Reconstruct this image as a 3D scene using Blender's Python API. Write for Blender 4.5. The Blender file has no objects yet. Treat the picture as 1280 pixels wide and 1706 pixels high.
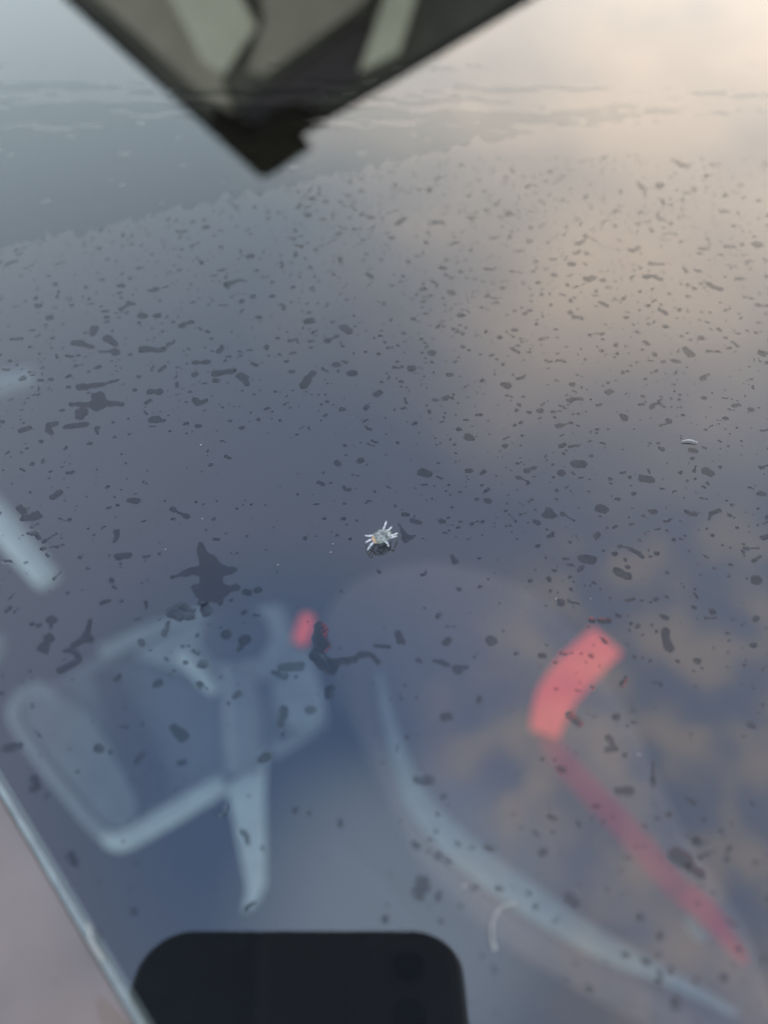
import bpy, bmesh, math, random
import numpy as np
from mathutils import Vector, Matrix

scene = bpy.context.scene
COL = scene.collection
R = math.radians

# ------------------------------------------------------------------ camera
H = 0.087                       # lens height above the glass (m)
DIP = R(55.0)                   # how far the gaze dips below horizontal
FPX, CX, CY = 1281.0, 640.0, 853.0
FW = Vector((0, math.cos(DIP), -math.sin(DIP)))
UP = Vector((0, math.sin(DIP), math.cos(DIP)))
RT = Vector((1, 0, 0))
EYE = Vector((0, 0, H))
cam = bpy.data.cameras.new('camera')
cam.sensor_fit = 'VERTICAL'
cam.sensor_height = 36.0
cam.lens = 36.0 * FPX / 1706.0
cam.clip_start = 0.002
cam.clip_end = 1000
cam.dof.use_dof = True
cam.dof.focus_distance = 0.111
cam.dof.aperture_fstop = 9.8
camo = bpy.data.objects.new('camera', cam)
COL.objects.link(camo)
camo.matrix_world = Matrix((
    (RT.x, UP.x, -FW.x, EYE.x), (RT.y, UP.y, -FW.y, EYE.y), (RT.z, UP.z, -FW.z, EYE.z), (0, 0, 0, 1)))
scene.camera = camo

def ray(px, py):
    return FW + RT * ((px - CX) / FPX) + UP * ((CY - py) / FPX)
def on_z(px, py, z):            # measured point on a horizontal plane
    d = ray(px, py); return EYE + d * ((z - EYE.z) / d.z)
def on_y(px, py, y):            # measured point on an upright plane
    d = ray(px, py); return EYE + d * (y / d.y)
def at_depth(px, py, t):
    return EYE + ray(px, py) * t
def glass(px, py):
    p = on_z(px, py, 0.0); return p.x, p.y
def mm(px, py):                 # metres per photo pixel at the glass
    d = ray(px, py); return (-H / d.z) / FPX
def skydir(px, py):
    d = ray(px, py); return Vector((d.x, d.y, -d.z)).normalized()

# ------------------------------------------------------------------ sky and sun
SUN_AZ, SUN_EL = 42.0, 7.0
world = bpy.data.worlds.new('World')
scene.world = world
world.use_nodes = True
wt = world.node_tree
for n in list(wt.nodes): wt.nodes.remove(n)
def WN(t, **kw):
    n = wt.nodes.new(t)
    for k, v in kw.items(): setattr(n, k, v)
    return n
def wl(a, b): wt.links.new(a, b)
def wmath(op, a, b=None, clamp=False):
    n = WN('ShaderNodeMath', operation=op, use_clamp=clamp)
    for i, v in enumerate((a, b)):
        if v is None: continue
        if hasattr(v, 'links'): wl(v, n.inputs[i])
        else: n.inputs[i].default_value = v
    return n.outputs[0]
sky = WN('ShaderNodeTexSky', sky_type='NISHITA', sun_disc=False)
sky.sun_elevation = R(SUN_EL); sky.sun_rotation = R(SUN_AZ)
sky.dust_density = 1.5; sky.ozone_density = 3.0
tc = WN('ShaderNodeTexCoord')
sep = WN('ShaderNodeSeparateXYZ'); wl(tc.outputs['Generated'], sep.inputs[0])
zz = wmath('ADD', wmath('MAXIMUM', sep.outputs[2], 0.0), 0.12)
u = wmath('DIVIDE', sep.outputs[0], zz); v = wmath('DIVIDE', sep.outputs[1], zz)
comb = WN('ShaderNodeCombineXYZ'); wl(u, comb.inputs[0]); wl(v, comb.inputs[1])
def noise(scale, detail, seed, rough=0.5):
    m = WN('ShaderNodeMapping'); m.inputs['Location'].default_value = (seed, seed * 0.7, seed * 1.3)
    wl(comb.outputs[0], m.inputs[0])
    n = WN('ShaderNodeTexNoise'); n.inputs['Scale'].default_value = scale
    n.inputs['Detail'].default_value = detail; n.inputs['Roughness'].default_value = rough
    wl(m.outputs[0], n.inputs['Vector']); return n.outputs[0]
def smooth(vv, a, b, lo=0.0, hi=1.0):
    n = WN('ShaderNodeMapRange', interpolation_type='SMOOTHSTEP')
    wl(vv, n.inputs[0])
    for i, q in enumerate((a, b, lo, hi)): n.inputs[i + 1].default_value = q
    return n.outputs[0]
def toward(d):                  # cosine to a compass direction
    n = WN('ShaderNodeVectorMath', operation='DOT_PRODUCT')
    wl(tc.outputs['Generated'], n.inputs[0]); n.inputs[1].default_value = d; return n.outputs['Value']
# a high thin veil over the whole sky, brighter the lower and the nearer the sun it lies
sund = Vector((math.sin(R(SUN_AZ)) * math.cos(R(SUN_EL)), math.cos(R(SUN_AZ)) * math.cos(R(SUN_EL)), math.sin(R(SUN_EL))))
veil = smooth(noise(0.9, 4, 3.1), 0.25, 0.75)
puff = smooth(noise(17.0, 2.5, 11.3, 0.5), 0.36, 0.66)            # altocumulus
field = smooth(wmath('ADD', toward(skydir(1200, 1280)), wmath('MULTIPLY', noise(2.0, 2, 5.5), 0.03)), 0.945, 0.995)
bank = smooth(wmath('ADD', toward(skydir(1080, 130)), wmath('MULTIPLY', noise(2.1, 5, 8.2), 0.19)), 0.965, 1.155)
gap = smooth(wmath('ADD', toward(skydir(470, 1270)), wmath('MULTIPLY', noise(2.6, 3, 2.4), 0.03)), 0.965, 1.012)
glow = smooth(toward(sund), 0.30, 0.99)
def colour(c):
    n = WN('ShaderNodeRGB'); n.outputs[0].default_value = (*c, 1); return n.outputs[0]
def mix(f, a, b):
    n = WN('ShaderNodeMix', data_type='RGBA')
    if hasattr(f, 'links'): wl(f, n.inputs[0])
    else: n.inputs[0].default_value = f
    wl(a, n.inputs[6]); wl(b, n.inputs[7]); return n.outputs[2]
# thin high cloud, lit warm by the low sun on its side; clear gap overhead; bank of cloud towards the sun
veilc = mix(veil, colour((1.85, 2.35, 3.4)), colour((2.45, 2.75, 3.75)))
veilc = mix(gap, veilc, colour((1.3, 2.05, 3.7)))
c1 = mix(0.88, sky.outputs[0], veilc)
lowveil = wmath('SUBTRACT', 1.0, smooth(sep.outputs[2], 0.34, 0.88))
c1 = mix(wmath('MULTIPLY', lowveil, 0.9), c1, colour((2.85, 3.3, 3.4)))
patch = smooth(wmath('ADD', toward(skydir(660, 1530)), wmath('MULTIPLY', noise(3.0, 3, 6.4), 0.02)), 0.985, 1.012)
c1 = mix(wmath('MULTIPLY', patch, 0.8), c1, colour((3.7, 4.5, 5.6)))
c2 = mix(wmath('MULTIPLY', bank, 0.92), c1, colour((8.3, 6.85, 5.6)))
c3 = mix(wmath('MULTIPLY', wmath('MULTIPLY', puff, field), 0.85), c2, colour((4.2, 3.75, 3.65)))
bg = WN('ShaderNodeBackground'); bg.inputs[1].default_value = 0.15
wl(c3, bg.inputs[0])
wo = WN('ShaderNodeOutputWorld'); wl(bg.outputs[0], wo.inputs[0])
world.cycles.sampling_method = 'MANUAL'
world.cycles.sample_map_resolution = 512

sun = bpy.data.lights.new('sun', 'SUN')
sun.energy = 0.22; sun.angle = R(18); sun.color = (1.0, 0.80, 0.58)
suno = bpy.data.objects.new('sun', sun); COL.objects.link(suno)
suno.rotation_euler = (-sund).to_track_quat('-Z', 'Y').to_euler()

vs = scene.view_settings
vs.view_transform = 'Standard'; vs.look = 'None'; vs.gamma = 1.0
vs.use_curve_mapping = False
vs.exposure = 1.75
cy = scene.cycles
cy.max_bounces = 16; cy.transparent_max_bounces = 24; cy.transmission_bounces = 12
cy.caustics_reflective = False; cy.caustics_refractive = False

# ------------------------------------------------------------------ materials
def new_mat(name):
    m = bpy.data.materials.new(name); m.use_nodes = True
    nt = m.node_tree
    for n in list(nt.nodes): nt.nodes.remove(n)
    out = nt.nodes.new('ShaderNodeOutputMaterial')
    return m, nt, out
def plain(name, col, rough=0.6, metal=0.0, var=0.25, scale=60.0, coat=0.0, bump=0.15, spec=0.5):
    m, nt, out = new_mat(name)
    p = nt.nodes.new('ShaderNodeBsdfPrincipled')
    t = nt.nodes.new('ShaderNodeTexCoord')
    n = nt.nodes.new('ShaderNodeTexNoise'); n.inputs['Scale'].default_value = scale; n.inputs['Detail'].default_value = 5
    nt.links.new(t.outputs['Object'], n.inputs['Vector'])
    r = nt.nodes.new('ShaderNodeMapRange'); r.inputs[1].default_value = 0.3; r.inputs[2].default_value = 0.7
    r.inputs[3].default_value = 1 - var; r.inputs[4].default_value = 1 + var
    nt.links.new(n.outputs[0], r.inputs[0])
    mx = nt.nodes.new('ShaderNodeVectorMath'); mx.operation = 'SCALE'; mx.inputs[0].default_value = col
    nt.links.new(r.outputs[0], mx.inputs['Scale'])
    nt.links.new(mx.outputs[0], p.inputs['Base Color'])
    p.inputs['Roughness'].default_value = rough; p.inputs['Metallic'].default_value = metal
    p.inputs['Coat Weight'].default_value = coat; p.inputs['Coat Roughness'].default_value = 0.03
    p.inputs['Specular IOR Level'].default_value = spec
    if bump:
        b = nt.nodes.new('ShaderNodeBump'); b.inputs['Strength'].default_value = bump; b.inputs['Distance'].default_value = 0.0005
        nt.links.new(n.outputs[0], b.inputs['Height']); nt.links.new(b.outputs[0], p.inputs['Normal'])
    nt.links.new(p.outputs[0], out.inputs[0])
    return m

def pane_material():
    """window glass: both faces' Fresnel reflection, clear in between, a breath of dried film on it"""
    m, nt, out = new_mat('window glass')
    L = nt.links.new; N = nt.nodes.new
    fr = N('ShaderNodeFresnel'); fr.inputs['IOR'].default_value = 1.52
    a = N('ShaderNodeMath'); a.operation = 'MULTIPLY'; a.inputs[1].default_value = 2.0; L(fr.outputs[0], a.inputs[0])
    b = N('ShaderNodeMath'); b.operation = 'ADD'; b.inputs[1].default_value = 1.0; L(fr.outputs[0], b.inputs[0])
    c = N('ShaderNodeMath'); c.operation = 'DIVIDE'; L(a.outputs[0], c.inputs[0]); L(b.outputs[0], c.inputs[1])
    g = N('ShaderNodeBsdfGlossy'); g.inputs['Roughness'].default_value = 0.004; g.inputs['Color'].default_value = (1, 1, 1, 1)
    t = N('ShaderNodeBsdfTransparent'); t.inputs['Color'].default_value = (0.90, 0.92, 0.90, 1)
    mx = N('ShaderNodeMixShader'); L(c.outputs[0], mx.inputs[0]); L(t.outputs[0], mx.inputs[1]); L(g.outputs[0], mx.inputs[2])
    L(mx.outputs[0], out.inputs[0])
    return m
def clear_material():
    m, nt, out = new_mat('window glass inner face')
    t = nt.nodes.new('ShaderNodeBsdfTransparent'); t.inputs['Color'].default_value = (1, 1, 1, 1)
    nt.links.new(t.outputs[0], out.inputs[0]); return m
def water_material(name, tint):
    m, nt, out = new_mat(name)
    L = nt.links.new; N = nt.nodes.new
    fr = N('ShaderNodeFresnel'); fr.inputs['IOR'].default_value = 1.33
    g = N('ShaderNodeBsdfGlossy'); g.inputs['Roughness'].default_value = 0.01
    rf = N('ShaderNodeBsdfRefraction'); rf.inputs['IOR'].default_value = 1.33; rf.inputs['Roughness'].default_value = 0.0
    rf.inputs['Color'].default_value = (*tint, 1)  # grey tint stands in for the weaker reflection where water covers glass
    geo = N('ShaderNodeNewGeometry')
    k = N('ShaderNodeMath'); k.operation = 'SUBTRACT'; k.inputs[0].default_value = 1.0; L(geo.outputs['Backfacing'], k.inputs[1])
    f2 = N('ShaderNodeMath'); f2.operation = 'MULTIPLY'; L(fr.outputs[0], f2.inputs[0]); L(k.outputs[0], f2.inputs[1])
    mx = N('ShaderNodeMixShader'); L(f2.outputs[0], mx.inputs[0]); L(rf.outputs[0], mx.inputs[1]); L(g.outputs[0], mx.inputs[2])
    L(mx.outputs[0], out.inputs[0]); return m

def film_material():
    """thin flat water sheet: its grey tint stands in for a weaker reflection"""
    m, nt, out = new_mat('thin water film')
    L = nt.links.new; N = nt.nodes.new
    fr = N('ShaderNodeFresnel'); fr.inputs['IOR'].default_value = 1.33
    geo = N('ShaderNodeNewGeometry')
    k = N('ShaderNodeMath'); k.operation = 'SUBTRACT'; k.inputs[0].default_value = 1.0; L(geo.outputs['Backfacing'], k.inputs[1])
    f2 = N('ShaderNodeMath'); f2.operation = 'MULTIPLY'; L(fr.outputs[0], f2.inputs[0]); L(k.outputs[0], f2.inputs[1])
    g = N('ShaderNodeBsdfGlossy'); g.inputs['Roughness'].default_value = 0.01
    t = N('ShaderNodeBsdfTransparent'); t.inputs['Color'].default_value = (0.77, 0.79, 0.795, 1)
    mx = N('ShaderNodeMixShader'); L(f2.outputs[0], mx.inputs[0]); L(t.outputs[0], mx.inputs[1]); L(g.outputs[0], mx.inputs[2])
    L(mx.outputs[0], out.inputs[0]); return m
def shell_material():
    """see-through cast skin: pale grey flecks and clear cells"""
    m, nt, out = new_mat('translucent insect shell')
    L = nt.links.new; N = nt.nodes.new
    tcx = N('ShaderNodeTexCoord'); nz = N('ShaderNodeTexNoise'); nz.inputs['Scale'].default_value = 2300; nz.inputs['Detail'].default_value = 3
    L(tcx.outputs['Object'], nz.inputs['Vector'])
    r = N('ShaderNodeMapRange'); r.inputs[1].default_value = 0.38; r.inputs[2].default_value = 0.62; r.inputs[3].default_value = 0.04; r.inputs[4].default_value = 0.68
    L(nz.outputs[0], r.inputs[0])
    p = N('ShaderNodeBsdfPrincipled'); p.inputs['Base Color'].default_value = (0.42, 0.44, 0.40, 1); p.inputs['Roughness'].default_value = 0.2
    b = N('ShaderNodeBump'); b.inputs['Strength'].default_value = 0.6; b.inputs['Distance'].default_value = 0.0001
    L(nz.outputs[0], b.inputs['Height']); L(b.outputs[0], p.inputs['Normal'])
    t = N('ShaderNodeBsdfTransparent'); t.inputs['Color'].default_value = (0.93, 0.94, 0.93, 1)
    mx = N('ShaderNodeMixShader'); L(r.outputs[0], mx.inputs[0]); L(t.outputs[0], mx.inputs[1]); L(p.outputs[0], mx.inputs[2])
    L(mx.outputs[0], out.inputs[0]); return m

M = dict(
    pane=pane_material(), clear=clear_material(),
    drop=water_material('rain water', (0.80, 0.805, 0.81)), film=film_material(),
    glass_edge=plain('green glass edge', (0.34, 0.42, 0.43), 0.3, var=0.1, scale=300),
    chrome=plain('brushed bright trim', (0.22, 0.26, 0.265), 0.6, metal=0.1, var=0.15, scale=500, bump=0.1),
    paint=plain('grey beige car paint', (0.205, 0.158, 0.13), 0.4, metal=0.2, var=0.12, scale=90, coat=0.6, bump=0.05),
    floor=plain('dark cabin carpet', (0.012, 0.014, 0.018), 0.95, var=0.5, scale=200, spec=0.1),
    dark=plain('dark cabin plastic', (0.008, 0.009, 0.014), 0.7, var=0.3, scale=80, spec=0.2),
    mid=plain('grey console plastic', (0.046, 0.057, 0.065), 0.6, var=0.2, scale=90, spec=0.3),
    lobe=plain('lighter grey console plastic', (0.062, 0.076, 0.081), 0.55, var=0.2, scale=70, spec=0.3),
    pale=plain('pale silver plastic', (0.20, 0.245, 0.235), 0.5, var=0.12, scale=120),
    bufft=plain('dull silver plastic', (0.080, 0.102, 0.105), 0.5, var=0.2, scale=120),
    cream=plain('cream cabin trim', (0.50, 0.46, 0.35), 0.8, var=0.08, scale=30),
    taupe=plain('taupe cabin trim', (0.27, 0.23, 0.175), 0.8, var=0.12, scale=30),
    wall=plain('warm grey cabin lining', (0.082, 0.076, 0.064), 0.9, var=0.35, scale=12, spec=0.1),
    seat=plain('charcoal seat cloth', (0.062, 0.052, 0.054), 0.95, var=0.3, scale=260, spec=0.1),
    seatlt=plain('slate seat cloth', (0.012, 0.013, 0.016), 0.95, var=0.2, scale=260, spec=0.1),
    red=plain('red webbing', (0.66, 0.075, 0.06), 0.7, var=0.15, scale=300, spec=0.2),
    red_half_shade=plain('red webbing half shade tone', (0.19, 0.015, 0.026), 0.7, var=0.15, scale=300, spec=0.2),  # same red webbing, partly darkened in colour as half shade
    red_shade=plain('red webbing shade tone', (0.15, 0.014, 0.024), 0.7, var=0.2, scale=300, spec=0.2),  # same red webbing, shade of the lower band put into the colour
    phone=plain('black phone back', (0.024, 0.022, 0.016), 0.55, var=0.1, scale=200, bump=0.02),
    phonerim=plain('dark phone frame', (0.10, 0.12, 0.125), 0.3, metal=0.8, var=0.1, scale=300, bump=0.02),
    lens=plain('black lens glass', (0.004, 0.004, 0.005), 0.05, var=0.1, scale=200, bump=0),
    skin=plain('fingertip skin', (0.30, 0.13, 0.07), 0.6, var=0.15, scale=400, bump=0.3),
    board=plain('black matt board', (0.020, 0.016, 0.011), 0.9, var=0.4, scale=60, spec=0.15),
    chitin=shell_material(),
    amber=plain('amber insect head', (0.62, 0.38, 0.22), 0.3, var=0.4, scale=3500, bump=0.4),
    leg=plain('white insect leg', (0.85, 0.85, 0.88), 0.25, var=0.15, scale=2500, bump=0.2),
    fibre=plain('white lint fibre', (0.42, 0.40, 0.38), 0.6, var=0.15, scale=1500),
)

# ------------------------------------------------------------------ helpers
def link(o, parent=None):
    COL.objects.link(o)
    if parent is not None: o.parent = parent
    return o
def tag(o, label, cat, group=None):
    o['label'] = label; o['category'] = cat
    if group: o['group'] = group
    return o
def empty(name, loc=(0, 0, 0)):
    o = bpy.data.objects.new(name, None); o.location = loc; o.empty_display_size = 0.02
    return link(o)
def mesh_obj(name, verts, faces, mats, parent=None, smooth=False, idx=None):
    me = bpy.data.meshes.new(name)
    me.from_pydata([tuple(v) for v in verts], [], faces); me.update()
    for m in (mats if isinstance(mats, (list, tuple)) else [mats]): me.materials.append(m)
    if idx is not None: me.polygons.foreach_set('material_index', idx)
    if smooth: me.polygons.foreach_set('use_smooth', [True] * len(me.polygons))
    o = bpy.data.objects.new(name, me)
    if parent is not None:
        me.transform(Matrix.Translation(-parent.location))
    return link(o, parent)
def bm_obj(name, bm, mat, parent=None, smooth=True):
    bmesh.ops.recalc_face_normals(bm, faces=bm.faces)
    me = bpy.data.meshes.new(name); bm.to_mesh(me); bm.free()
    me.materials.append(mat)
    if smooth: me.polygons.foreach_set('use_smooth', [True] * len(me.polygons))
    if parent is not None: me.transform(Matrix.Translation(-parent.location))
    return link(bpy.data.objects.new(name, me), parent)
def slab(name, pts, depth, mat, parent=None, bevel=0.0, segs=3):
    """polygon (3-D points, coplanar) thickened along depth (vector), with rounded rims"""
    bm = bmesh.new()
    a = [bm.verts.new(p) for p in pts]
    f = bm.faces.new(a)
    ex = bmesh.ops.extrude_face_region(bm, geom=[f])
    bmesh.ops.translate(bm, verts=[e for e in ex['geom'] if isinstance(e, bmesh.types.BMVert)], vec=depth)
    if bevel:
        bmesh.ops.bevel(bm, geom=list(bm.edges), offset=bevel, segments=segs, affect='EDGES', profile=0.5)
    return bm_obj(name, bm, mat, parent, smooth=False)
def catmull(pts, n=8):
    out = []
    P = [pts[0]] + list(pts) + [pts[-1]]
    for i in range(1, len(P) - 2):
        for k in range(n):
            t = k / n
            a, b, c, d = P[i - 1], P[i], P[i + 1], P[i + 2]
            out.append(0.5 * ((2 * b) + (c - a) * t + (2 * a - 5 * b + 4 * c - d) * t * t + (3 * b - a - 3 * c + d) * t ** 3))
    out.append(P[-2]); return out
def tube(bm, path, radii, segs=10, flat=1.0, up=Vector((0, 0, 1))):
    rings = []
    n = len(path)
    for i, p in enumerate(path):
        t = (path[min(i + 1, n - 1)] - path[max(i - 1, 0)]).normalized()
        s = t.cross(up)
        s = s.normalized() if s.length > 1e-6 else t.orthogonal().normalized()
        w = s.cross(t).normalized()
        r = radii[i] if hasattr(radii, '__len__') else radii
        rings.append([bm.verts.new(p + s * (math.cos(q) * r) + w * (math.sin(q) * r * flat))
                      for q in (2 * math.pi * k / segs for k in range(segs))])
    for a, b in zip(rings, rings[1:]):
        for k in range(segs):
            bm.faces.new((a[k], a[(k + 1) % segs], b[(k + 1) % segs], b[k]))
    bm.faces.new(rings[0][::-1]); bm.faces.new(rings[-1])
def tube_obj(name, path, radii, mat, parent=None, flat=1.0, segs=10, n=8, up=Vector((0, 0, 1))):
    m = len(path)
    sp = catmull([Vector(p) for p in path], n)
    if hasattr(radii, '__len__'):
        rr = [float(np.interp(i / (len(sp) - 1) * (m - 1), range(m), radii)) for i in range(len(sp))]
    else: rr = radii
    bm = bmesh.new(); tube(bm, sp, rr, segs, flat, up)
    return bm_obj(name, bm, mat, parent)
def round_poly(pts, r, n=5):
    """round the corners of a 3-D polygon"""
    out = []
    m = len(pts)
    for i in range(m):
        a, b, c = pts[i - 1], pts[i], pts[(i + 1) % m]
        ra = min(r, (a - b).length * 0.45); rc = min(r, (c - b).length * 0.45)
        p0 = b + (a - b).normalized() * ra; p1 = b + (c - b).normalized() * rc
        for k in range(n + 1):
            t = k / n
            out.append(p0 * (1 - t) ** 2 + b * 2 * t * (1 - t) + p1 * t * t)
    return out

# ------------------------------------------------------------------ the car: glass, edge, paint, cabin shell
car = empty('car', (0, 0, 0))
tag(car, 'dark car whose rain-spotted glass, pale edge trim and cabin fill the view', 'car')
# straight glass edge at lower left
e0 = Vector((*glass(-4, 1299), 0)); e1 = Vector((*glass(240, 1706), 0))
ed = (e1 - e0).normalized(); en = Vector((-ed.y, ed.x, 0))        # en points into the glass?
if (Vector((*glass(640, 1000), 0)) - e0).dot(en) < 0: en = -en
T = 0.0038
A = e0 - ed * 0.55; B = e1 + ed * 0.45
far = [A, B, B + en * 0.95, A + en * 0.95]
vtx = far + [p + Vector((0, 0, -T)) for p in far]
faces = [(0, 1, 2, 3), (4, 5, 6, 7), (0, 1, 5, 4), (1, 2, 6, 5), (2, 3, 7, 6), (3, 0, 4, 7)]
pane = mesh_obj('window_pane', vtx, faces, [M['pane'], M['clear'], M['glass_edge']], car, idx=[0, 1, 2, 2, 2, 2])
if pane.data.polygons[0].normal.z < 0: pane.data.flip_normals()
pane['label'] = 'clear flat glass pane mirroring the evening sky'
# bright bead along the glass edge, then the painted panel a little lower
bm = bmesh.new()
prof = [(0.00002, -0.0030), (0.00002, 0.00003), (-0.00014, 0.00009), (-0.0003, 0.00010), (-0.0005, 0.00005), (-0.0006, -0.0001), (-0.00062, -0.003)]
rng = random.Random(4)
NS = 420
rows = []
for i in range(NS + 1):
    p = A + (B - A) * (i / NS)
    rows.append([bm.verts.new(p + en * q[0] + Vector((0, 0, q[1] + rng.uniform(-1, 1) * 0.00003))) for q in prof])
for a, b in zip(rows, rows[1:]):
    for k in range(len(prof) - 1): bm.faces.new((a[k], a[k + 1], b[k + 1], b[k]))
bm_obj('edge_trim', bm, M['chrome'], car)['label'] = 'thin pale bright bead along the glass edge'
bm = bmesh.new()
prof = [(-0.00064, -0.003), (-0.00066, -0.0003), (-0.0010, -0.00022), (-0.004, -0.0002), (-0.05, -0.0012), (-0.14, -0.006), (-0.30, -0.03)]
rows = []
for i in range(41):
    p = A + (B - A) * (i / 40)
    rows.append([bm.verts.new(p + en * q[0] + Vector((0, 0, q[1]))) for q in prof])
for a, b in zip(rows, rows[1:]):
    for k in range(len(prof) - 1): bm.faces.new((a[k], a[k + 1], b[k + 1], b[k]))
bp = bm_obj('body_panel', bm, M['paint'], car)
bp['label'] = 'pinkish grey painted body strip beside the glass'

# cabin floor and far trim wall
fl = [Vector((-1.0, -0.5, -0.80)), Vector((1.1, -0.5, -0.80)), Vector((1.1, 1.15, -0.80)), Vector((-1.0, 1.15, -0.80))]
slab('cabin_floor', fl, Vector((0, 0, -0.02)), M['floor'], car)
WY = 1.02
def wallpt(px, py, off=0.0): return on_y(px, py, WY - off)
wl_ = [Vector((-1.0, WY, -0.79)), Vector((1.1, WY, -0.79)), Vector((1.1, WY, -0.12)), Vector((-1.0, WY, -0.12))]
slab('rear_bulkhead', wl_, Vector((0, 0.03, 0)), M['floor'], car)
wall_area = [(112, -12), (300, 165), (418, 272), (500, 238), (520, 205), (880, -12)]
slab('rear_lining', [wallpt(a, b, 0.004) for a, b in wall_area], Vector((0, 0.0035, 0)), M['wall'], car)
def wall_piece(name, px, mat, off, label):
    o = slab(name, [wallpt(a, b, off) for a, b in px], Vector((0, off * 0.9, 0)), mat, car)
    o['label'] = label
wall_piece('side_trim', [(120, -40), (285, -40), (365, 120), (390, 190), (345, 165)], M['taupe'], 0.012, 'dull taupe trim strip behind the glass')
wall_piece('pillar_trim', [(265, -40), (385, -30), (428, 45), (372, 125), (335, 100)], M['cream'], 0.024, 'cream pillar trim seen through the glass')
wall_piece('roof_lining', [(430, -40), (640, -40), (600, 10), (440, 125), (410, 120), (440, 40)], M['taupe'], 0.036, 'grey taupe lining seen through the glass')
wall_piece('quarter_trim', [(655, -40), (705, -40), (665, 88), (600, 120)], M['cream'], 0.024, 'pale green sliver of trim seen through the glass')
wall_piece('lower_lining', [(400, 185), (600, 40), (640, 60), (590, 140), (470, 205), (400, 225)], M['seat'], 0.012, 'dark grey lining low in the corner')

wall_piece('tip_darkener', [(350, 205), (385, 222), (425, 228), (455, 205), (490, 192), (545, 225), (520, 330), (400, 330)], M['board'], 0.045, 'black piece added to darken the tip of the dark corner')  # added dark piece, covers the lighter lining so the tip turns black

# ------------------------------------------------------------------ cabin things
ZC = -0.55
def C(px, py, z=ZC): return on_z(px, py, z)
con = empty('centre_console', C(260, 1250)); con.parent = car
con['label'] = 'grey centre console with pale silver rim and dark slot, under the glass at lower left'
D = Vector((0, 0, -0.025))
slab('console_body', round_poly([C(*p) for p in [(18, 1180), (45, 1142), (78, 1142), (165, 1088), (340, 1018), (478, 1000), (545, 1192), (375, 1305), (200, 1405), (168, 1385), (60, 1250)]], 0.012), D, M['mid'], con, bevel=0.004)
slab('armrest_pad', round_poly([C(*p, ZC + 0.010) for p in [(32, 1185), (50, 1158), (85, 1150), (150, 1180), (232, 1330), (225, 1372), (195, 1385), (170, 1370), (70, 1245)]], 0.015), Vector((0, 0, -0.009)), M['lobe'], con, bevel=0.003)
slab('slot', round_poly([C(*p, ZC + 0.014) for p in [(148, 1118), (192, 1106), (278, 1300), (264, 1332), (228, 1322)]], 0.012), Vector((0, 0, -0.003)), M['dark'], con)  # black plate laid on top, its colour gives the recess its shadow
tube_obj('rim', [C(*p, ZC + 0.008) for p in [(95, 1160), (62, 1148), (34, 1164), (24, 1195), (60, 1256), (130, 1345), (172, 1390)]],
         [0.004, 0.008, 0.007, 0.0055, 0.0045, 0.0045, 0.005], M['bufft'], con, flat=0.6)
tube_obj('rim', [C(*p, ZC + 0.008) for p in [(172, 1390), (205, 1400), (285, 1356), (375, 1303)]], [0.004, 0.008, 0.009, 0.0085], M['pale'], con, flat=0.6)
tube_obj('rim', [C(*p, ZC + 0.008) for p in [(455, 1248), (495, 1226), (540, 1195)]], [0.007, 0.008, 0.006], M['bufft'], con, flat=0.6)
tube_obj('top_band', [C(*p, ZC + 0.012) for p in [(168, 1090), (250, 1052), (345, 1018)]], [0.009, 0.0085, 0.006], M['bufft'], con, flat=0.5)
slab('gear_plate', round_poly([C(*p, ZC + 0.011) for p in [(215, 1090), (340, 1030), (468, 1006), (500, 1095), (468, 1135), (300, 1120)]], 0.012), Vector((0, 0, -0.0035)), M['bufft'], con, bevel=0.001)
tube_obj('stripe', [C(*p, ZC + 0.016) for p in [(300, 1086), (332, 1120), (362, 1152)]], [0.006, 0.0075, 0.006], M['pale'], con, flat=0.5)

lev = empty('gear_lever', C(410, 1400, -0.56)); lev.parent = car
lev['label'] = 'gear lever with round dark knob, grey shaft and pale blade at its foot'
ZL = -0.47
bm = bmesh.new()
bmesh.ops.create_uvsphere(bm, u_segments=28, v_segments=16, radius=0.0275)
bmesh.ops.scale(bm, vec=(1.0, 0.92, 0.85), verts=bm.verts)
bmesh.ops.translate(bm, vec=C(392, 1058, ZL), verts=bm.verts)
bm_obj('knob', bm, M['dark'], lev)
tube_obj('shaft', [C(395, 1105, ZL - 0.012), C(402, 1190, -0.485), C(408, 1285, -0.50)], [0.0125, 0.0145, 0.0145], M['lobe'], lev)
tube_obj('collar', [C(370, 1112, ZL - 0.005), C(395, 1104, ZL - 0.004), C(420, 1108, ZL - 0.005)], [0.005, 0.006, 0.005], M['bufft'], lev)
slab('blade', [C(*p, -0.495) for p in [(442, 1246), (440, 1330), (442, 1470), (428, 1500), (404, 1520), (412, 1480), (394, 1390), (378, 1312)]], Vector((0, 0, -0.008)), M['pale'], lev, bevel=0.002)

buc = empty('seat_belt_buckle', C(495, 1200)); buc.parent = car
buc['label'] = 'pale grey seat belt buckle with red tip beside the gear knob'
slab('housing', round_poly([C(*p, -0.49) for p in [(478, 1082), (512, 1070), (530, 1120), (545, 1185), (500, 1215), (458, 1190), (444, 1140)]], 0.012), Vector((0, 0, -0.03)), M['bufft'], buc, bevel=0.004)
tube_obj('release_button', [C(498, 1072, -0.485), C(506, 1048, -0.483), C(513, 1026, -0.482)], [0.0062, 0.0068, 0.0055], M['red'], buc)

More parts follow.
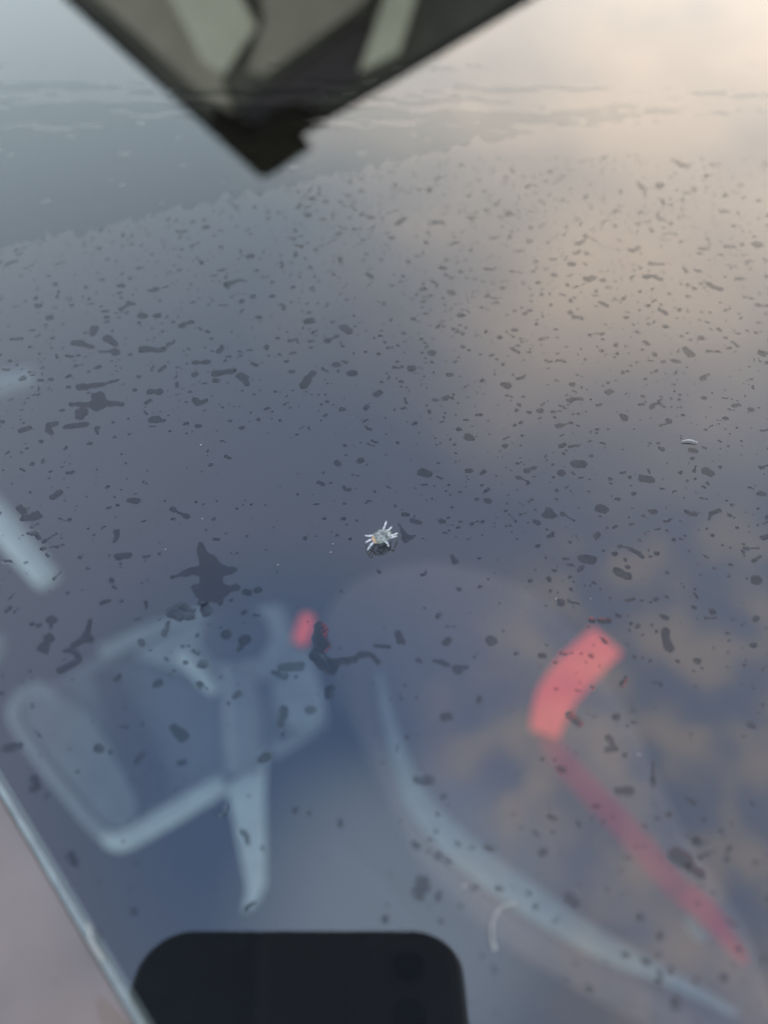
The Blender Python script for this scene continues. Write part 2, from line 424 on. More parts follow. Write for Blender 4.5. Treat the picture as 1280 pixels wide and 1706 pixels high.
seat = empty('seat', C(900, 1450, -0.7)); seat.parent = car
seat['label'] = 'rounded charcoal car seat with pale curved edge at lower right'
so = [(532, 1060), (545, 1005), (585, 962), (645, 936), (720, 926), (820, 945), (905, 985), (975, 1060), (1060, 1200), (1140, 1370), (1260, 1560), (1330, 1760), (1220, 1750), (1010, 1640), (850, 1545), (700, 1400), (650, 1290), (600, 1190)]
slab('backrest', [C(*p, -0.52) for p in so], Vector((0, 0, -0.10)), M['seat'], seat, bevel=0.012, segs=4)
tube_obj('edge_piping', [C(*p, -0.515) for p in [(632, 1120), (648, 1200), (690, 1320), (760, 1405), (850, 1475), (1000, 1572), (1110, 1625), (1230, 1690)]],
         [0.002, 0.005, 0.009, 0.0115, 0.0118, 0.0095, 0.005, 0.002], M['bufft'], seat, flat=0.7)
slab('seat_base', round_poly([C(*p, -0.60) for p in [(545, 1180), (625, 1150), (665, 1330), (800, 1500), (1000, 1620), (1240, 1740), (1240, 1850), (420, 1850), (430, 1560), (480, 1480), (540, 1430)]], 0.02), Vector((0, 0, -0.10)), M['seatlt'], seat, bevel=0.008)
tube_obj('seam', [C(*p, -0.597) for p in [(552, 1395), (610, 1450), (690, 1535)]], 0.005, M['dark'], seat, flat=0.4)

strap = empty('red_strap', C(1000, 1300, -0.5))
tag(strap, 'red webbing strap folded in a bend over the dark seat', 'strap')
def ribbon(name, pts, widths, mat, parent):
    sp = catmull([Vector(p) for p in pts], 8)
    m = len(pts)
    bm = bmesh.new(); rows = []
    for i, p in enumerate(sp):
        t = (sp[min(i + 1, len(sp) - 1)] - sp[max(i - 1, 0)]).normalized()
        s = t.cross(Vector((0, 0, 1))).normalized()
        w = float(np.interp(i / (len(sp) - 1) * (m - 1), range(m), widths)) / 2
        z = Vector((0, 0, 0.0012))
        rows.append([bm.verts.new(q) for q in (p - s * w, p + s * w, p + s * w - z, p - s * w - z)])
    for a, b in zip(rows, rows[1:]):
        for k in range(4): bm.faces.new((a[k], a[(k + 1) % 4], b[(k + 1) % 4], b[k]))
    bm.faces.new(rows[0]); bm.faces.new(rows[-1][::-1])
    return bm_obj(name, bm, mat, parent, smooth=False)
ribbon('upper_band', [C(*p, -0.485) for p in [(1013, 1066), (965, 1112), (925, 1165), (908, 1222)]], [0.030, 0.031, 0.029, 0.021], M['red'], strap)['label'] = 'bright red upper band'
ribbon('lower_band', [C(*p, -0.49) for p in [(905, 1218), (955, 1285), (1030, 1365), (1095, 1440), (1150, 1500)]], [0.013, 0.019, 0.019, 0.018, 0.016], M['red_shade'], strap)['label'] = 'lower band with its shade put in as dark red'
ribbon('tail', [C(*p, -0.486) for p in [(1140, 1485), (1180, 1520), (1215, 1565), (1245, 1605)]], [0.016, 0.017, 0.011, 0.004], M['red_half_shade'], strap)['label'] = 'red tapering tail end'
slab('clip', round_poly([C(*p, -0.495) for p in [(1138, 1530), (1160, 1515), (1190, 1555), (1168, 1570)]], 0.004), Vector((0, 0, -0.006)), M['bufft'], strap, bevel=0.001)

hd = empty('grab_handle', C(20, 900, -0.5)); hd.parent = car
hd['label'] = 'pale silver bar slanting in at the left edge'
tube_obj('bar', [C(*p, -0.5) for p in [(-90, 770), (-20, 845), (30, 905), (82, 970)]], [0.014, 0.014, 0.0135, 0.011], M['pale'], hd, flat=0.8)
tube_obj('mount', [C(*p, -0.52) for p in [(-95, 760), (-130, 800), (-160, 860)]], [0.012, 0.013, 0.012], M['dark'], hd)
for nm, lab, pts, rr in (('door_pull', 'short pale bar at the left edge, above the slanting bar', [(-60, 655), (0, 640), (58, 626)], [0.016, 0.015, 0.010]),
                         ('door_lever', 'dim pale lump at the left edge below the slanting bar', [(-60, 1075), (-25, 1080), (2, 1085)], [0.016, 0.018, 0.010])):
    t = tube_obj(nm, [C(*p, -0.5) for p in pts], rr, M['bufft'], car, flat=0.8)
    t['label'] = lab

# ------------------------------------------------------------------ things above the glass, seen mirrored in it
# phone that takes the picture: its back is square to the gaze, the taking lens sits at the camera
PH = empty('phone', EYE - FW * 0.0045)
tag(PH, 'dark smartphone mirrored at the bottom of the glass', 'phone')
def P2(x, y, off): return EYE + RT * x + UP * y - FW * off
x0, x1, ytop, ybot = -0.0535, 0.0172, 0.0318, -0.128
def rrect(x0, x1, y0, y1, r, n=8):
    out = []
    for cx_, cy_, a in ((x1 - r, y1 - r, 0), (x0 + r, y1 - r, 90), (x0 + r, y0 + r, 180), (x1 - r, y0 + r, 270)):
        for k in range(n + 1):
            q = R(a + 90 * k / n); out.append((cx_ + r * math.cos(q), cy_ + r * math.sin(q)))
    return out
slab('frame', [P2(x, y, 0.0062) for x, y in rrect(x0, x1, ybot, ytop, 0.0105)], -FW * 0.0055, M['phonerim'], PH, bevel=0.0012)
slab('back_cover', [P2(x, y, 0.0050) for x, y in rrect(x0 + 0.001, x1 - 0.001, ybot + 0.001, ytop - 0.001, 0.0098)], -FW * 0.0035, M['phone'], PH, bevel=0.0009)
slab('camera_bump', [P2(x, y, 0.0037) for x, y in rrect(-0.0072, 0.0145, -0.016, 0.0268, 0.006)], -FW * 0.002, M['phone'], PH, bevel=0.0005)
def lens_disc(name, x, y, r, mat):
    slab(name, [P2(x + r * math.cos(2 * math.pi * k / 24), y + r * math.sin(2 * math.pi * k / 24), 0.0030) for k in range(24)], -FW * 0.0012, mat, PH, bevel=0.0003)
lens_disc('camera_lens', 0.0052, 0.0205, 0.0036, M['lens'])
lens_disc('camera_lens', 0.0052, 0.0095, 0.0036, M['lens'])
lens_disc('camera_lens', 0.0, -0.0015, 0.0022, M['lens'])
lens_disc('camera_lens', 0.0052, -0.0095, 0.0034, M['lens'])
# dark board hanging over the far end of the glass
def mirrored(px, py, t):
    p = at_depth(px, py, t); return Vector((p.x, p.y, -p.z))
BD = 0.55
bpts = [(100, -10), (433, 292), (455, 284), (519, 240), (500, 222), (905, -16), (1500, -380), (700, -1000), (-500, -560)]
bo = [mirrored(a, b, BD) for a, b in bpts]
fv = FW.copy(); fv.z = -fv.z
board = slab('dark_board', bo, fv * 0.006, M['board'], None, bevel=0.0008)
tag(board, 'black angular corner pointing down, mirrored at the top of the glass', 'board')

# ------------------------------------------------------------------ water on the glass
def vnoise(x, y, seed):
    return (np.sin(x * 1.0 + seed) * np.cos(y * 1.3 - seed * 1.7) + 0.6 * np.sin(x * 2.3 + y * 1.9 + seed * 2.1) + 0.4 * np.cos(x * 4.1 - y * 3.7 + seed * 0.7))
def blob(caps, cell, edge, h, namp, nfreq, seed, z0=0.00002):
    """a drop from capsules (x1,y1,r1,x2,y2,r2): outline by marching squares, low domed top, flat base"""
    xs = [c[0] for c in caps] + [c[3] for c in caps]; ys = [c[1] for c in caps] + [c[4] for c in caps]
    rm = max(max(c[2], c[5]) for c in caps) * 1.5 + cell
    gx = np.arange(min(xs) - rm, max(xs) + rm + cell, cell); gy = np.arange(min(ys) - rm, max(ys) + rm + cell, cell)
    X, Y = np.meshgrid(gx, gy, indexing='ij')
    E = None
    for (a, b, r1, c, d, r2) in caps:
        L2 = (c - a) ** 2 + (d - b) ** 2
        t = np.clip(((X - a) * (c - a) + (Y - b) * (d - b)) / L2, 0, 1) if L2 > 0 else np.zeros_like(X)
        s = (r1 + (r2 - r1) * t) - np.hypot(X - a - (c - a) * t, Y - b - (d - b) * t)
        E = s if E is None else np.maximum(E, s) + np.maximum(0, 0.3 * edge - np.abs(E - s)) ** 2 / (1.2 * edge)
    F = E + namp * vnoise(X * nfreq, Y * nfreq, seed)
    return march(gx, gy, F, edge, h, z0)
def march(gx, gy, F, edge, h, z0):
    V, top = [], []
    ids = {}
    def node(i, j):
        k = (i, j)
        if k not in ids:
            t = min(1.0, F[i, j] / edge)
            ids[k] = len(V); V.append((gx[i], gy[j], z0 + h * (1 - (1 - t) ** 2.2)))
        return ids[k]
    def cut(i, j, k, l):
        key = ((i, j), (k, l)) if (i, j) < (k, l) else ((k, l), (i, j))
        if key not in ids:
            (a, b), (c, d) = key
            t = F[a, b] / (F[a, b] - F[c, d]); t = min(0.96, max(0.04, t))
            ids[key] = len(V); V.append((gx[a] + (gx[c] - gx[a]) * t, gy[b] + (gy[d] - gy[b]) * t, z0))
        return ids[key]
    ins = F > 0
    anyc = ins[:-1, :-1] | ins[1:, :-1] | ins[:-1, 1:] | ins[1:, 1:]
    for i, j in zip(*np.nonzero(anyc)):
        cs = [(i, j), (i + 1, j), (i + 1, j + 1), (i, j + 1)]
        poly = []
        for q in range(4):
            a, b = cs[q], cs[(q + 1) % 4]
            if ins[a]: poly.append(node(*a))
            if ins[a] != ins[b]: poly.append(cut(*a, *b))
        if len(poly) >= 3: top.append(tuple(poly))
    if not top: return None
    low = {}; VV = list(V)
    for k, i in ids.items():                 # the base has its own rim, so the top keeps its low slope
        low[i] = len(VV); VV.append((V[i][0], V[i][1], z0))
    bot = [tuple(low[q] for q in reversed(f)) for f in top]
    return VV, top, bot

class Joined:
    def __init__(s): s.V, s.F, s.S = [], [], []
    def add(s, b):
        o = len(s.V); s.V += b[0]
        s.F += [tuple(i + o for i in f) for f in b[1]] + [tuple(i + o for i in f) for f in b[2]]
        s.S += [True] * len(b[1]) + [False] * len(b[2])
def drop_obj(name, b):
    VV, top, bot = b
    c = np.mean(np.array(VV), axis=0); c[2] = 0
    o = mesh_obj(name, [(v[0] - c[0], v[1] - c[1], v[2]) for v in VV], top + bot, M['drop'])
    o.location = c
    o.data.polygons.foreach_set('use_smooth', [True] * len(top) + [False] * len(bot))
    return o

# puddles and runs read off the photograph: capsules in photo pixels (x, y, r, x, y, r)
TRACED = [
    ('star_puddle', 'large star-shaped water splash with long arms, left of centre', [(346, 936, 15, 356, 958, 18), (352, 958, 18, 352, 985, 21), (342, 984, 19, 360, 986, 20), (332, 906, 4, 343, 932, 11), (338, 950, 12, 316, 952, 6), (318, 952, 6, 287, 961, 3.5), (362, 948, 12, 389, 950, 6), (368, 982, 12, 392, 981, 6), (324, 978, 6, 332, 984, 9), (365, 1003, 5, 366, 1006, 4), (334, 1003, 6, 338, 1006, 5)]),
    ('water_splash', 'three merged wet blobs under the star-shaped splash', [(302, 1010, 10, 318, 1018, 8), (288, 1018, 12, 300, 1024, 12), (314, 1026, 10, 318, 1027, 8)]),
    ('water_splash', 'faceted clear drop at the foot of the star-shaped splash', [(343, 1013, 10, 345, 1020, 9)]),
    ('water_splash', 'two small drops trailing right of the star-shaped splash', [(408, 986, 6, 414, 988, 6), (428, 983, 6, 431, 983, 6)]),
    ('water_splash', 'ragged cross-shaped water splash at left, below a pair of short streaks', [(163, 660, 12, 165, 674, 14), (134, 645, 8, 165, 641, 5), (167, 642, 4, 194, 634, 2.5), (118, 673, 5, 150, 675, 6), (168, 672, 8, 203, 673, 5), (136, 686, 11, 134, 692, 10)]),
    ('water_splash', 'bent wet patch like a boot near the left edge', [(34, 846, 8, 40, 850, 8), (42, 862, 9, 62, 859, 9)]),
    ('water_splash', 'short hooked wet patch below the boot-shaped one at left', [(48, 888, 4, 60, 888, 6), (64, 892, 6, 66, 896, 5)]),
    ('water_splash', 'broad dark wet patch right of the red buckle with a wavy tail', [(534, 1045, 10, 536, 1076, 15), (528, 1092, 12, 550, 1115, 12), (556, 1105, 8, 590, 1098, 6), (590, 1098, 6, 603, 1090, 5), (603, 1090, 5, 622, 1092, 5), (622, 1092, 5, 630, 1102, 5)]),
    ('water_splash', 'wavy edged wet patch lying over the pale buckle', [(455, 1120, 4, 475, 1128, 6), (470, 1112, 8, 500, 1110, 9)]),
    ('water_splash', 'tick-shaped water mark just right of the insect', [(664, 872, 1.5, 672, 886, 3.5), (672, 886, 3.5, 676, 898, 6), (676, 898, 7, 690, 893, 3)]),
    ('water_splash', 'curved drop like a comma under the seat top', [(663, 1055, 6, 668, 1068, 7), (668, 1068, 7, 673, 1070, 4)]),
    ('water_splash', 'thin flat streak left of the comma-shaped drop', [(625, 1076, 3, 648, 1078, 4)]),
    ('water_splash', 'short caterpillar streak right of the comma-shaped drop', [(723, 1101, 3, 736, 1103, 5), (738, 1105, 5, 746, 1108, 4)]),
    ('water_splash', 'T-shaped drop right of the caterpillar streak', [(756, 1112, 4, 778, 1112, 4), (762, 1117, 7, 764, 1118, 7)]),
    ('water_splash', 'crooked wet run at left, like a hook lying on its side', [(108, 1084, 4, 126, 1087, 4), (126, 1087, 5, 131, 1098, 5), (128, 1102, 6, 100, 1116, 7)]),
    ('water_splash', 'crooked wet run above the sideways hook at left', [(150, 1035, 4, 146, 1050, 5), (142, 1058, 7, 150, 1066, 7), (138, 1066, 6, 122, 1076, 6)]),
    ('water_splash', 'double blob left of the crooked wet runs', [(80, 1062, 8, 82, 1066, 8), (72, 1078, 10, 76, 1084, 6)]),
    ('water_splash', 'mushroom-shaped drop at far left', [(83, 1032, 7, 90, 1034, 6), (85, 1038, 4, 84, 1046, 2)]),
    ('water_splash', 'dumbbell streak at upper left', [(124, 571, 7, 134, 572, 7), (134, 573, 4, 152, 578, 5)]),
    ('water_splash', 'wavy streak right of the upper left dumbbell', [(166, 586, 3, 182, 585, 3), (188, 584, 6, 193, 588, 7)]),
    ('water_splash', 'leaf-shaped drop above the upper left dumbbell', [(157, 547, 8, 154, 556, 6)]),
    ('water_splash', 'slanted long drop in the left row of wet streaks', [(82, 708, 7, 92, 706, 6), (80, 716, 6, 86, 722, 4)]),
    ('water_splash', 'long flat streak in the left row of wet streaks', [(110, 711, 6, 142, 707, 6)]),
    ('water_splash', 'leftmost drop in the left row of wet streaks', [(35, 717, 6, 48, 713, 5)]),
    ('water_splash', 'round drop with a tail, right end of the left row', [(254, 699, 8, 262, 699, 8), (266, 702, 3, 274, 700, 3)]),
    ('water_splash', 'hooked drop above the right end of the left row', [(160, 713, 4, 162, 722, 3), (160, 713, 4, 165, 712, 3)]),
    ('water_splash', 'pair of joined blobs right of the ragged cross splash', [(249, 653, 6, 253, 652, 6), (264, 652, 7, 265, 653, 7)]),
    ('water_splash', 'V-shaped drop between the left row and the upper streaks', [(325, 666, 6, 330, 672, 6), (334, 672, 5, 343, 667, 4)]),
    ('water_splash', 'dumbbell drop above centre left', [(324, 604, 5, 328, 604, 5), (333, 605, 2.5, 338, 604, 3), (343, 603, 6, 345, 603, 6)]),
    ('water_splash', 'plump two-part drop left of the middle', [(400, 626, 8, 407, 630, 8), (410, 637, 6, 411, 640, 5)]),
    ('water_splash', 'dumbbell drop with thin neck at left, above the star splash', [(287, 848, 5, 290, 850, 5), (294, 853, 2, 304, 856, 3), (308, 859, 5, 312, 861, 5)]),
    ('water_splash', 'large tear-shaped drop near the phone top', [(704, 1470, 12, 708, 1476, 10), (698, 1486, 11, 700, 1490, 9)]),
    ('water_splash', 'big dim blotch over the red strap at lower right', [(1128, 1425, 13, 1142, 1432, 14)]),
    ('water_splash', 'dim blotch right of the strap below the big one', [(1152, 1446, 8, 1168, 1456, 9)]),
    ('water_splash', 'dim oval drop between pale seat edge and strap', [(950, 1496, 10, 958, 1502, 9)]),
    ('water_splash', 'branched wet run right of the strap', [(1015, 1230, 7, 1020, 1238, 5), (1025, 1246, 6, 1012, 1250, 5), (1020, 1238, 3, 1025, 1246, 4)]),
    ('water_splash', 'lying bean-shaped drop at right, left of the branched run', [(1030, 1318, 7, 1050, 1318, 8)]),
    ('water_splash', 'large bean-shaped drop above the red strap', [(1030, 952, 9, 1034, 955, 9), (1044, 959, 8, 1046, 960, 8)]),
    ('water_splash', 'large oval drop left of the bean-shaped drop', [(972, 931, 9, 986, 933, 9)]),
    ('water_splash', 'bell-shaped dark drop at right of the insect', [(915, 850, 7, 916, 855, 9), (910, 858, 7, 921, 858, 7)]),
    ('water_splash', 'largest round drop above the insect', [(705, 787, 9, 712, 789, 9)]),
    ('water_splash', 'rounded box drop at right, above the bell-shaped one', [(960, 773, 9, 970, 773, 9)]),
    ('water_splash', 'flat oval drop at right of the rounded box drop', [(1071, 797, 8, 1084, 799, 8)]),
    ('water_splash', 'lumpy dark drop at far right beside the flat ovals', [(1178, 785, 9, 1184, 788, 8)]),
    ('water_splash', 'dark five-sided drop at right, under the flat oval', [(1001, 847, 9, 1006, 848, 9)]),
    ('water_splash', 'forked thin run at right edge area above the bean drop', [(1185, 856, 4, 1200, 850, 4), (1184, 858, 3, 1182, 866, 2)]),
    ('water_splash', 'thin bone-shaped streak near the right edge', [(1256, 935, 4, 1258, 934, 4), (1260, 932, 2, 1268, 927, 3)]),
    ('water_splash', 'upright slug-shaped wet patch at far lower left', [(55, 1298, 8, 58, 1312, 9)]),
    ('water_splash', 'lying streak at the left edge by the console', [(8, 1248, 6, 30, 1244, 7)]),
    ('water_splash', 'round grey-edged drop on the pale buckle', [(515, 1183, 8, 520, 1183, 7)]),
    ('water_splash', 'upright lumpy drop right of the buckle', [(550, 1148, 8, 549, 1158, 7)]),
    ('water_splash', 'slanted leaf-shaped drop at the left, above the pale bar', [(88, 828, 7, 98, 821, 7)]),
    ('water_splash', 'flat rounded bar drop left of the dumbbell, above the star splash', [(216, 834, 6, 228, 835, 6)]),
    ('water_splash', 'pair of merged drops above the gear knob', [(376, 1056, 8, 378, 1058, 8)]),
    ('water_splash', 'double drop on the gear knob', [(407, 1067, 10, 410, 1066, 9), (399, 1080, 6, 398, 1082, 5)]),
]
occ = []                                       # taken discs on the glass
def capsules(px):
    out = []
    for (a, b, r1, c, d, r2) in px:
        x1_, y1_ = glass(a, b); x2_, y2_ = glass(c, d)
        out.append((x1_, y1_, r1 * mm(a, b), x2_, y2_, r2 * mm(c, d)))
    return out
for k, (nm, lab, px) in enumerate(TRACED):
    cp = capsules(px)
    rmax = max(max(c[2], c[5]) for c in cp)
    b = blob(cp, max(0.00009, rmax / 11), max(0.00025, rmax * 0.8), min(0.00006, rmax * 0.028), rmax * 0.10, 2.3 / rmax, k * 3.7)
    if b is None: continue
    tag(drop_obj(nm, b), lab, 'splash' if len(px) > 2 else 'drop')
    for c in cp:
        for t in (0, 0.5, 1):
            occ.append((c[0] + (c[3] - c[0]) * t, c[1] + (c[4] - c[1]) * t, c[2] + (c[5] - c[2]) * t + 0.0002))

# insect and lint keep their places free
INS = glass(633, 897)
occ.append((INS[0], INS[1], 0.0034))

film_line = [(-200, 440), (0, 405), (70, 392), (140, 384), (200, 366), (260, 352), (340, 333), (400, 322), (470, 308), (560, 287), (660, 265), (740, 245), (800, 232), (1000, 205), (1400, 170)]
fl_pts = [glass(*p) for p in film_line]
FLX = [p[0] for p in fl_pts]; FLY = [p[1] for p in fl_pts]

rng = random.Random(20)
gx0, gy0 = glass(640, 1720)
cand = []
# region of glass that the view takes in, sampled evenly over the glass itself
tries = 0
while len(cand) < 3400 and tries < 90000:
    tries += 1
    y = rng.uniform(-0.006, 0.150); x = rng.uniform(-0.115, 0.115)
    d = Vector((x, y, 0)) - EYE
    depth = d.dot(FW)
    qx = CX + FPX * d.dot(RT) / depth; qy = CY - FPX * d.dot(UP) / depth
    if not (-30 < qx < 1310 and 120 < qy < 1740): continue
    if (Vector((x, y, 0)) - e0).dot(en) < 0.0012: continue
    if y > np.interp(x, FLX, FLY) - 0.001: continue
    # fewer drops low on the pane and in the wiped-looking patch left of the insect
    keep = 1.0
    if qy > 1150: keep = 0.50
    if qy > 900 and qx < 620: keep *= 0.55
    if 130 < qx < 560 and 725 < qy < 815: keep *= 0.22
    if 400 < qx < 900 and 900 < qy < 1330: keep *= 0.33
    if qx < 560 and 815 <= qy < 900: keep *= 0.6
    if rng.random() > keep: continue
    r = min(0.00072, 0.000178 * math.exp(rng.gauss(0, 0.64)))
    if qy < 640 and rng.random() < 0.35: r *= 1.25
    if qy > 1540 and 215 < qx < 790 and r > 0.00016: continue
    if any((x - a) ** 2 + (y - b) ** 2 < (c + r * 1.6) ** 2 for a, b, c in occ): continue
    occ.append((x, y, r * 1.15))
    cand.append((x, y, r, qx, qy, depth))
cand.sort(key=lambda c: -c[2] / c[5])
def zone(qx, qy):
    col = ('near left edge', 'left of centre', 'right of centre', 'near right edge')[min(3, max(0, int(qx // 320)))]
    row = ('top band', 'upper band', 'band above insect', 'band level with insect', 'band by red strap', 'bottom band')[
        0 if qy < 380 else 1 if qy < 560 else 2 if qy < 780 else 3 if qy < 980 else 4 if qy < 1300 else 5]
    return row, col
ORD = ['', 'second', 'third', 'fourth', 'fifth', 'sixth', 'seventh', 'eighth', 'ninth', 'tenth', 'eleventh', 'twelfth', 'thirteenth', 'fourteenth', 'fifteenth', 'sixteenth', 'seventeenth', 'eighteenth', 'nineteenth', 'twentieth'] + ['further'] * 300
sets = {}
fine = Joined()
nm_i = 0
for i, (x, y, r, qx, qy, depth) in enumerate(cand):
    kind = rng.random(); a = rng.gauss(0.15, 0.55) if rng.random() < 0.75 else rng.uniform(0, math.pi)
    ca, sa = math.cos(a), math.sin(a)
    if kind < 0.62 or r < 0.00018:
        e = rng.uniform(0.1, 0.5) * r
        caps = [(x - ca * e, y - sa * e, r * rng.uniform(0.8, 1.05), x + ca * e, y + sa * e, r * rng.uniform(0.75, 1.0))]; shp = 'round'
    elif kind < 0.80:
        e = rng.uniform(0.6, 1.3) * r
        caps = [(x - ca * e, y - sa * e, r * rng.uniform(.7, 1.0), x + ca * e, y + sa * e, r * rng.uniform(.55, .95))]; shp = 'elongated'
    elif kind < 0.92:
        e = rng.uniform(1.1, 1.8) * r; k = rng.uniform(-0.8, 0.8) * r
        caps = [(x - ca * e, y - sa * e, r * .9, x - sa * k, y + ca * k, r * .65), (x - sa * k, y + ca * k, r * .6, x + ca * e, y + sa * e, r * .7)]; shp = 'bent'
    else:
        e = rng.uniform(1.3, 2.2) * r
        caps = [(x - ca * e, y - sa * e, r * .85, x - ca * e * .7, y - sa * e * .7, r * .8), (x - ca * e * .5, y - sa * e * .5, r * .28, x + ca * e * .6, y + sa * e * .6, r * .28), (x + ca * e, y + sa * e, r * .55, x + ca * e * .9, y + sa * e * .9, r * .5)]; shp = 'dumbbell-shaped'
    big = i < 245
    b = blob(caps, r / (5.5 if big else 4.0), r * 0.9, r * rng.uniform(0.025, 0.055), r * 0.13, 1.15 / r, rng.uniform(0, 40))
    if b is None: continue
    if big:
        sets.setdefault((shp,) + zone(qx, qy), []).append((qx, drop_obj('raindrop', b)))
    else:
        fine.add(b)
for (shp, row, col), lst in sets.items():
    lst.sort(key=lambda q: q[0])
    for k, (_, o) in enumerate(lst):
        if len(lst) == 1: lab = 'lone larger %s raindrop, %s, %s' % (shp, row, col)
        else:
            side = 'leftmost' if k == 0 else 'rightmost' if k == len(lst) - 1 else ORD[k] + ' from left'
            lab = '%s of larger %s raindrops, %s, %s' % (side, shp, row, col)
        tag(o, lab, 'raindrop', '%s raindrops on the glass' % shp)
fo = mesh_obj('fine_raindrops', fine.V, fine.F, M['drop'])
fo.data.polygons.foreach_set('use_smooth', fine.S)
fo['kind'] = 'stuff'; tag(fo, 'scatter of the finest raindrops all over the glass', 'raindrops')

# drops on the painted strip: too small to pick apart
pd = Joined()
for k in range(46):
    t = rng.uniform(0, 1); s = rng.uniform(0.003, 0.045)
    p = e0 + (e1 - e0) * t - en * s
    r = min(0.00026, 0.00018 * math.exp(rng.gauss(0, 0.5)))
    b = blob([(p.x - r * .3, p.y, r, p.x + r * .4, p.y, r * .9)], r / 3.6, r * .6, r * .25, r * .1, 1.9 / r, k * 1.1, z0=-0.00016 - 0.001 * max(0.0, (s - 0.004) / 0.046) + 0.00002)
    if b: pd.add(b)
po = mesh_obj('panel_droplets', pd.V, pd.F, M['drop']); po['kind'] = 'stuff'
tag(po, 'faint droplets on the painted strip beside the glass', 'raindrops')

# thin sheet of water at the far end with a ragged front edge and streaks behind it
gxs = np.arange(-0.16, 0.15, 0.00055); gys = np.arange(0.085, 0.205, 0.0008)
X, Y = np.meshgrid(gxs, gys, indexing='ij')
front = Y - np.interp(X, FLX, FLY)
rag = 0.0016 * vnoise(X * 520, X * 90, 1.3) * 0.5 + 0.0012 * np.abs(np.sin(X * 760 + 2 * np.sin(X * 140))) + 0.0008 * vnoise(X * 1500, Y * 200, 4.0) * 0.5
streak = vnoise(X * 60 + Y * 40, Y * 420 - X * 40, 2.2) + 0.6 * vnoise(X * 160, Y * 900 + X * 100, 7.0)
back = 0.024 + 0.05 * np.clip((-X - 0.0) / 0.12, -0.3, 1) - front + 0.010 * streak
back -= np.clip((X - 0.02) / 0.10, 0, 1) * 0.02
F = np.minimum(front + rag, back)
ch = vnoise(X * 260, Y * 430, 9.1)                # small dry islands
F = np.minimum(F, (1.55 - ch) * 0.004)
flm = march(gxs, gys, F, 0.0030, 0.000006, 0.00002)
fm = mesh_obj('water_film', flm[0], flm[1], M['film'], smooth=True)
fm['kind'] = 'stuff'; tag(fm, 'thin sheet of water with ragged edge at upper left', 'water')

# ------------------------------------------------------------------ the insect
ig = lambda px, py, z=0.0: Vector((*glass(px, py), z))
mu = mm(634, 893)
def above(px, py, h):                    # a point h above the glass, seen at px, py
    return on_z(px, py, h)
bm = bmesh.new()
bmesh.ops.create_icosphere(bm, subdivisions=4, radius=1.0)
ctr = above(635, 893, 0.0016)
axx = (above(655, 886, 0.0016) - above(615, 902, 0.0016)).normalized()
axy = Vector((-axx.y, axx.x, 0))
rg = random.Random(3)
bumps = [(Vector((rg.gauss(0, 1), rg.gauss(0, 1), rg.gauss(0, 1))).normalized(), rg.uniform(-.16, .2)) for _ in range(26)]
for v in bm.verts:
    n = v.co.normalized()
    s = 1 + sum(a * max(0, n.dot(d) - 0.75) * 3.2 for d, a in bumps)
    x, y, z = n.x * s, n.y * s, n.z * s
    hollow = math.exp(-((x - 0.05) ** 2 + (y - 0.0) ** 2) * 9) * 0.42 if z > 0 else 0
    z -= hollow
    taper = 1.0 - 0.22 * max(0, -x)
    v.co = ctr + axx * (x * 0.00132) + axy * (y * 0.00098 * taper) + Vector((0, 0, z * 0.00062))
idx = []
bm.faces.ensure_lookup_table()
for f in bm.faces:
    c = f.calc_center_median() - ctr
    f.material_index = 1 if (c.dot(axx) < -0.00100 and c.z > -0.0003) else 0
LEGS = [  # photo points with heights: hip, knee, tip
    [((623, 903), .0014), ((617, 909), .0016), ((612, 917), .0003)],
    [((620, 898), .0014), ((614, 901), .0018), ((609, 904), .0008)],
    [((621, 892), .0015), ((614, 893), .0019), ((608, 892), .0010)],
    [((638, 884), .0017), ((641, 877), .0025), ((644, 868), .0018)],
    [((645, 884), .0016), ((649, 882), .0024), ((653, 877), .0015)],
    [((650, 892), .0015), ((656, 891), .0021), ((663, 888), .0010)],
    [((651, 896), .0014), ((657, 894), .0017), ((662, 893), .0004)],
    [((641, 901), .0012), ((646, 906), .0010), ((648, 911), .0001)],
]
for leg in LEGS:
    pts = [above(*p, h) for p, h in leg]
    sp = catmull(pts, 5)
    nb = len(bm.faces)
    rr = [0.000085 * (1.5 if i % 4 in (0, 3) else 0.75) * (1 - 0.45 * i / (len(sp) - 1)) for i in range(len(sp))]
    tube(bm, sp, rr, 7)
    bm.faces.ensure_lookup_table()
    for f in bm.faces[nb:]: f.material_index = 2
bmesh.ops.recalc_face_normals(bm, faces=bm.faces)
me = bpy.data.meshes.new('insect')
bm.to_mesh(me); bm.free()
for m in ('chitin', 'amber', 'leg'): me.materials.append(M[m])
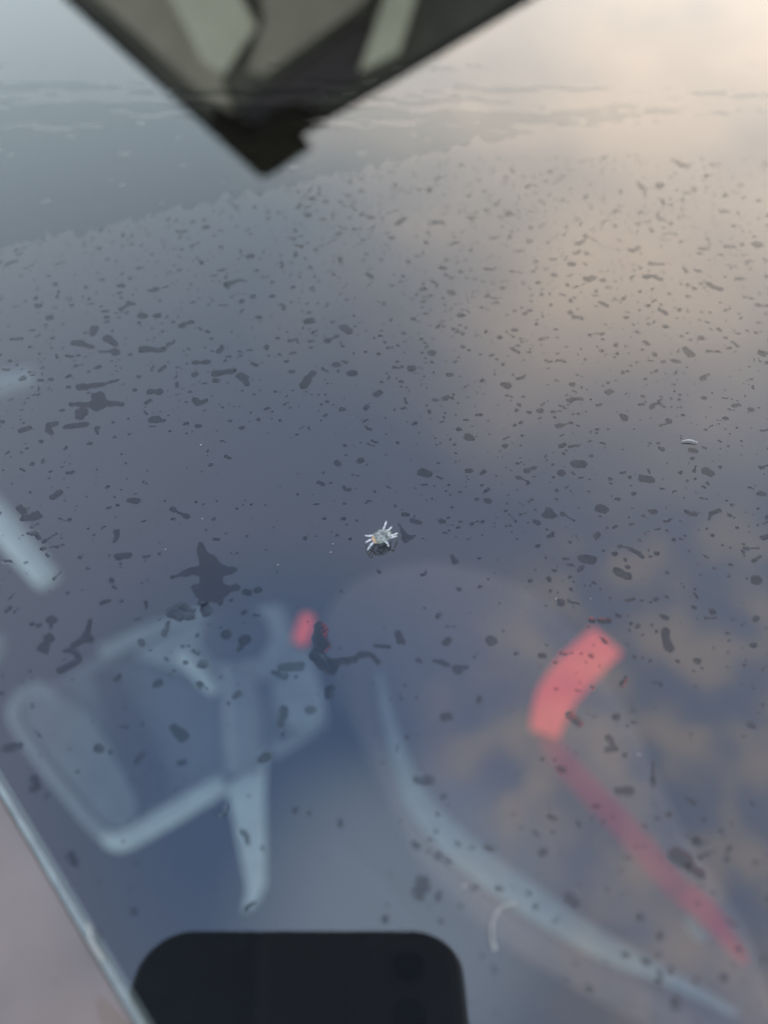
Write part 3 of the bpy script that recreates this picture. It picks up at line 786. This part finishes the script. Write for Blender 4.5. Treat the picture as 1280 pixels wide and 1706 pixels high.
me.polygons.foreach_set('use_smooth', [True] * len(me.polygons))
ins = link(bpy.data.objects.new('insect', me))
tag(ins, 'tiny pale insect with white legs and amber head on the glass', 'insect')

# ------------------------------------------------------------------ lint and dust
lf = tube_obj('lint_fibre', [ig(862, 1508, .0006), ig(845, 1509, .0009), ig(828, 1520, .0010), ig(819, 1542, .0008), ig(820, 1565, .0005), ig(825, 1583, .0003)],
              [0.00003, 0.00006, 0.00008, 0.00009, 0.00009, 0.00015], M['fibre'], None, segs=7)
tag(lf, 'curved white lint fibre above the phone at lower right', 'fibre')
f2 = tube_obj('lint_fibre', [ig(1136, 737, .0003), ig(1148, 736, .0004), ig(1162, 739, .0003)], [0.00005, 0.00010, 0.00006], M['fibre'], None, segs=7)
tag(f2, 'short straight pale fibre at right, among the upper drops', 'fibre')
f3 = tube_obj('lint_fibre', [ig(151, 1541, .0012), ig(158, 1556, .0015), ig(156, 1570, .0013), ig(170, 1592, .0012), ig(176, 1604, .0012)], [0.00006, 0.00014, 0.0001, 0.00012, 0.00005], M['fibre'], None, segs=7)
tag(f3, 'crumpled pale fibre caught on the edge trim', 'fibre')
SPECKS = [(335, 742, 'bright dust speck alone left of centre, above the star splash'), (337, 865, 'dust speck above the star splash'),
          (276, 916, 'dust speck left of the star splash'), (555, 907, 'dust speck left of the insect'),
          (463, 942, 'dust speck between the star splash and the insect'), (551, 921, 'lower of two dust specks left of the insect'),
          (927, 998, 'dust speck right of the seat top'), (984, 998, 'dust speck beside the one right of the seat top'),
          (1065, 1258, 'dust speck right of the red strap'), (774, 1476, 'pinkish dust speck beside the pale seat edge')]
for k, (a, b, lab) in enumerate(SPECKS):
    bm = bmesh.new(); bmesh.ops.create_icosphere(bm, subdivisions=2, radius=0.00008 + 0.00005 * (k in (0, 9)))
    for v in bm.verts: v.co *= rg.uniform(0.6, 1.25)
    bmesh.ops.translate(bm, verts=bm.verts, vec=ig(a, b, 0.00014))
    tag(bm_obj('dust_speck', bm, M['fibre'], None), lab, 'dust')
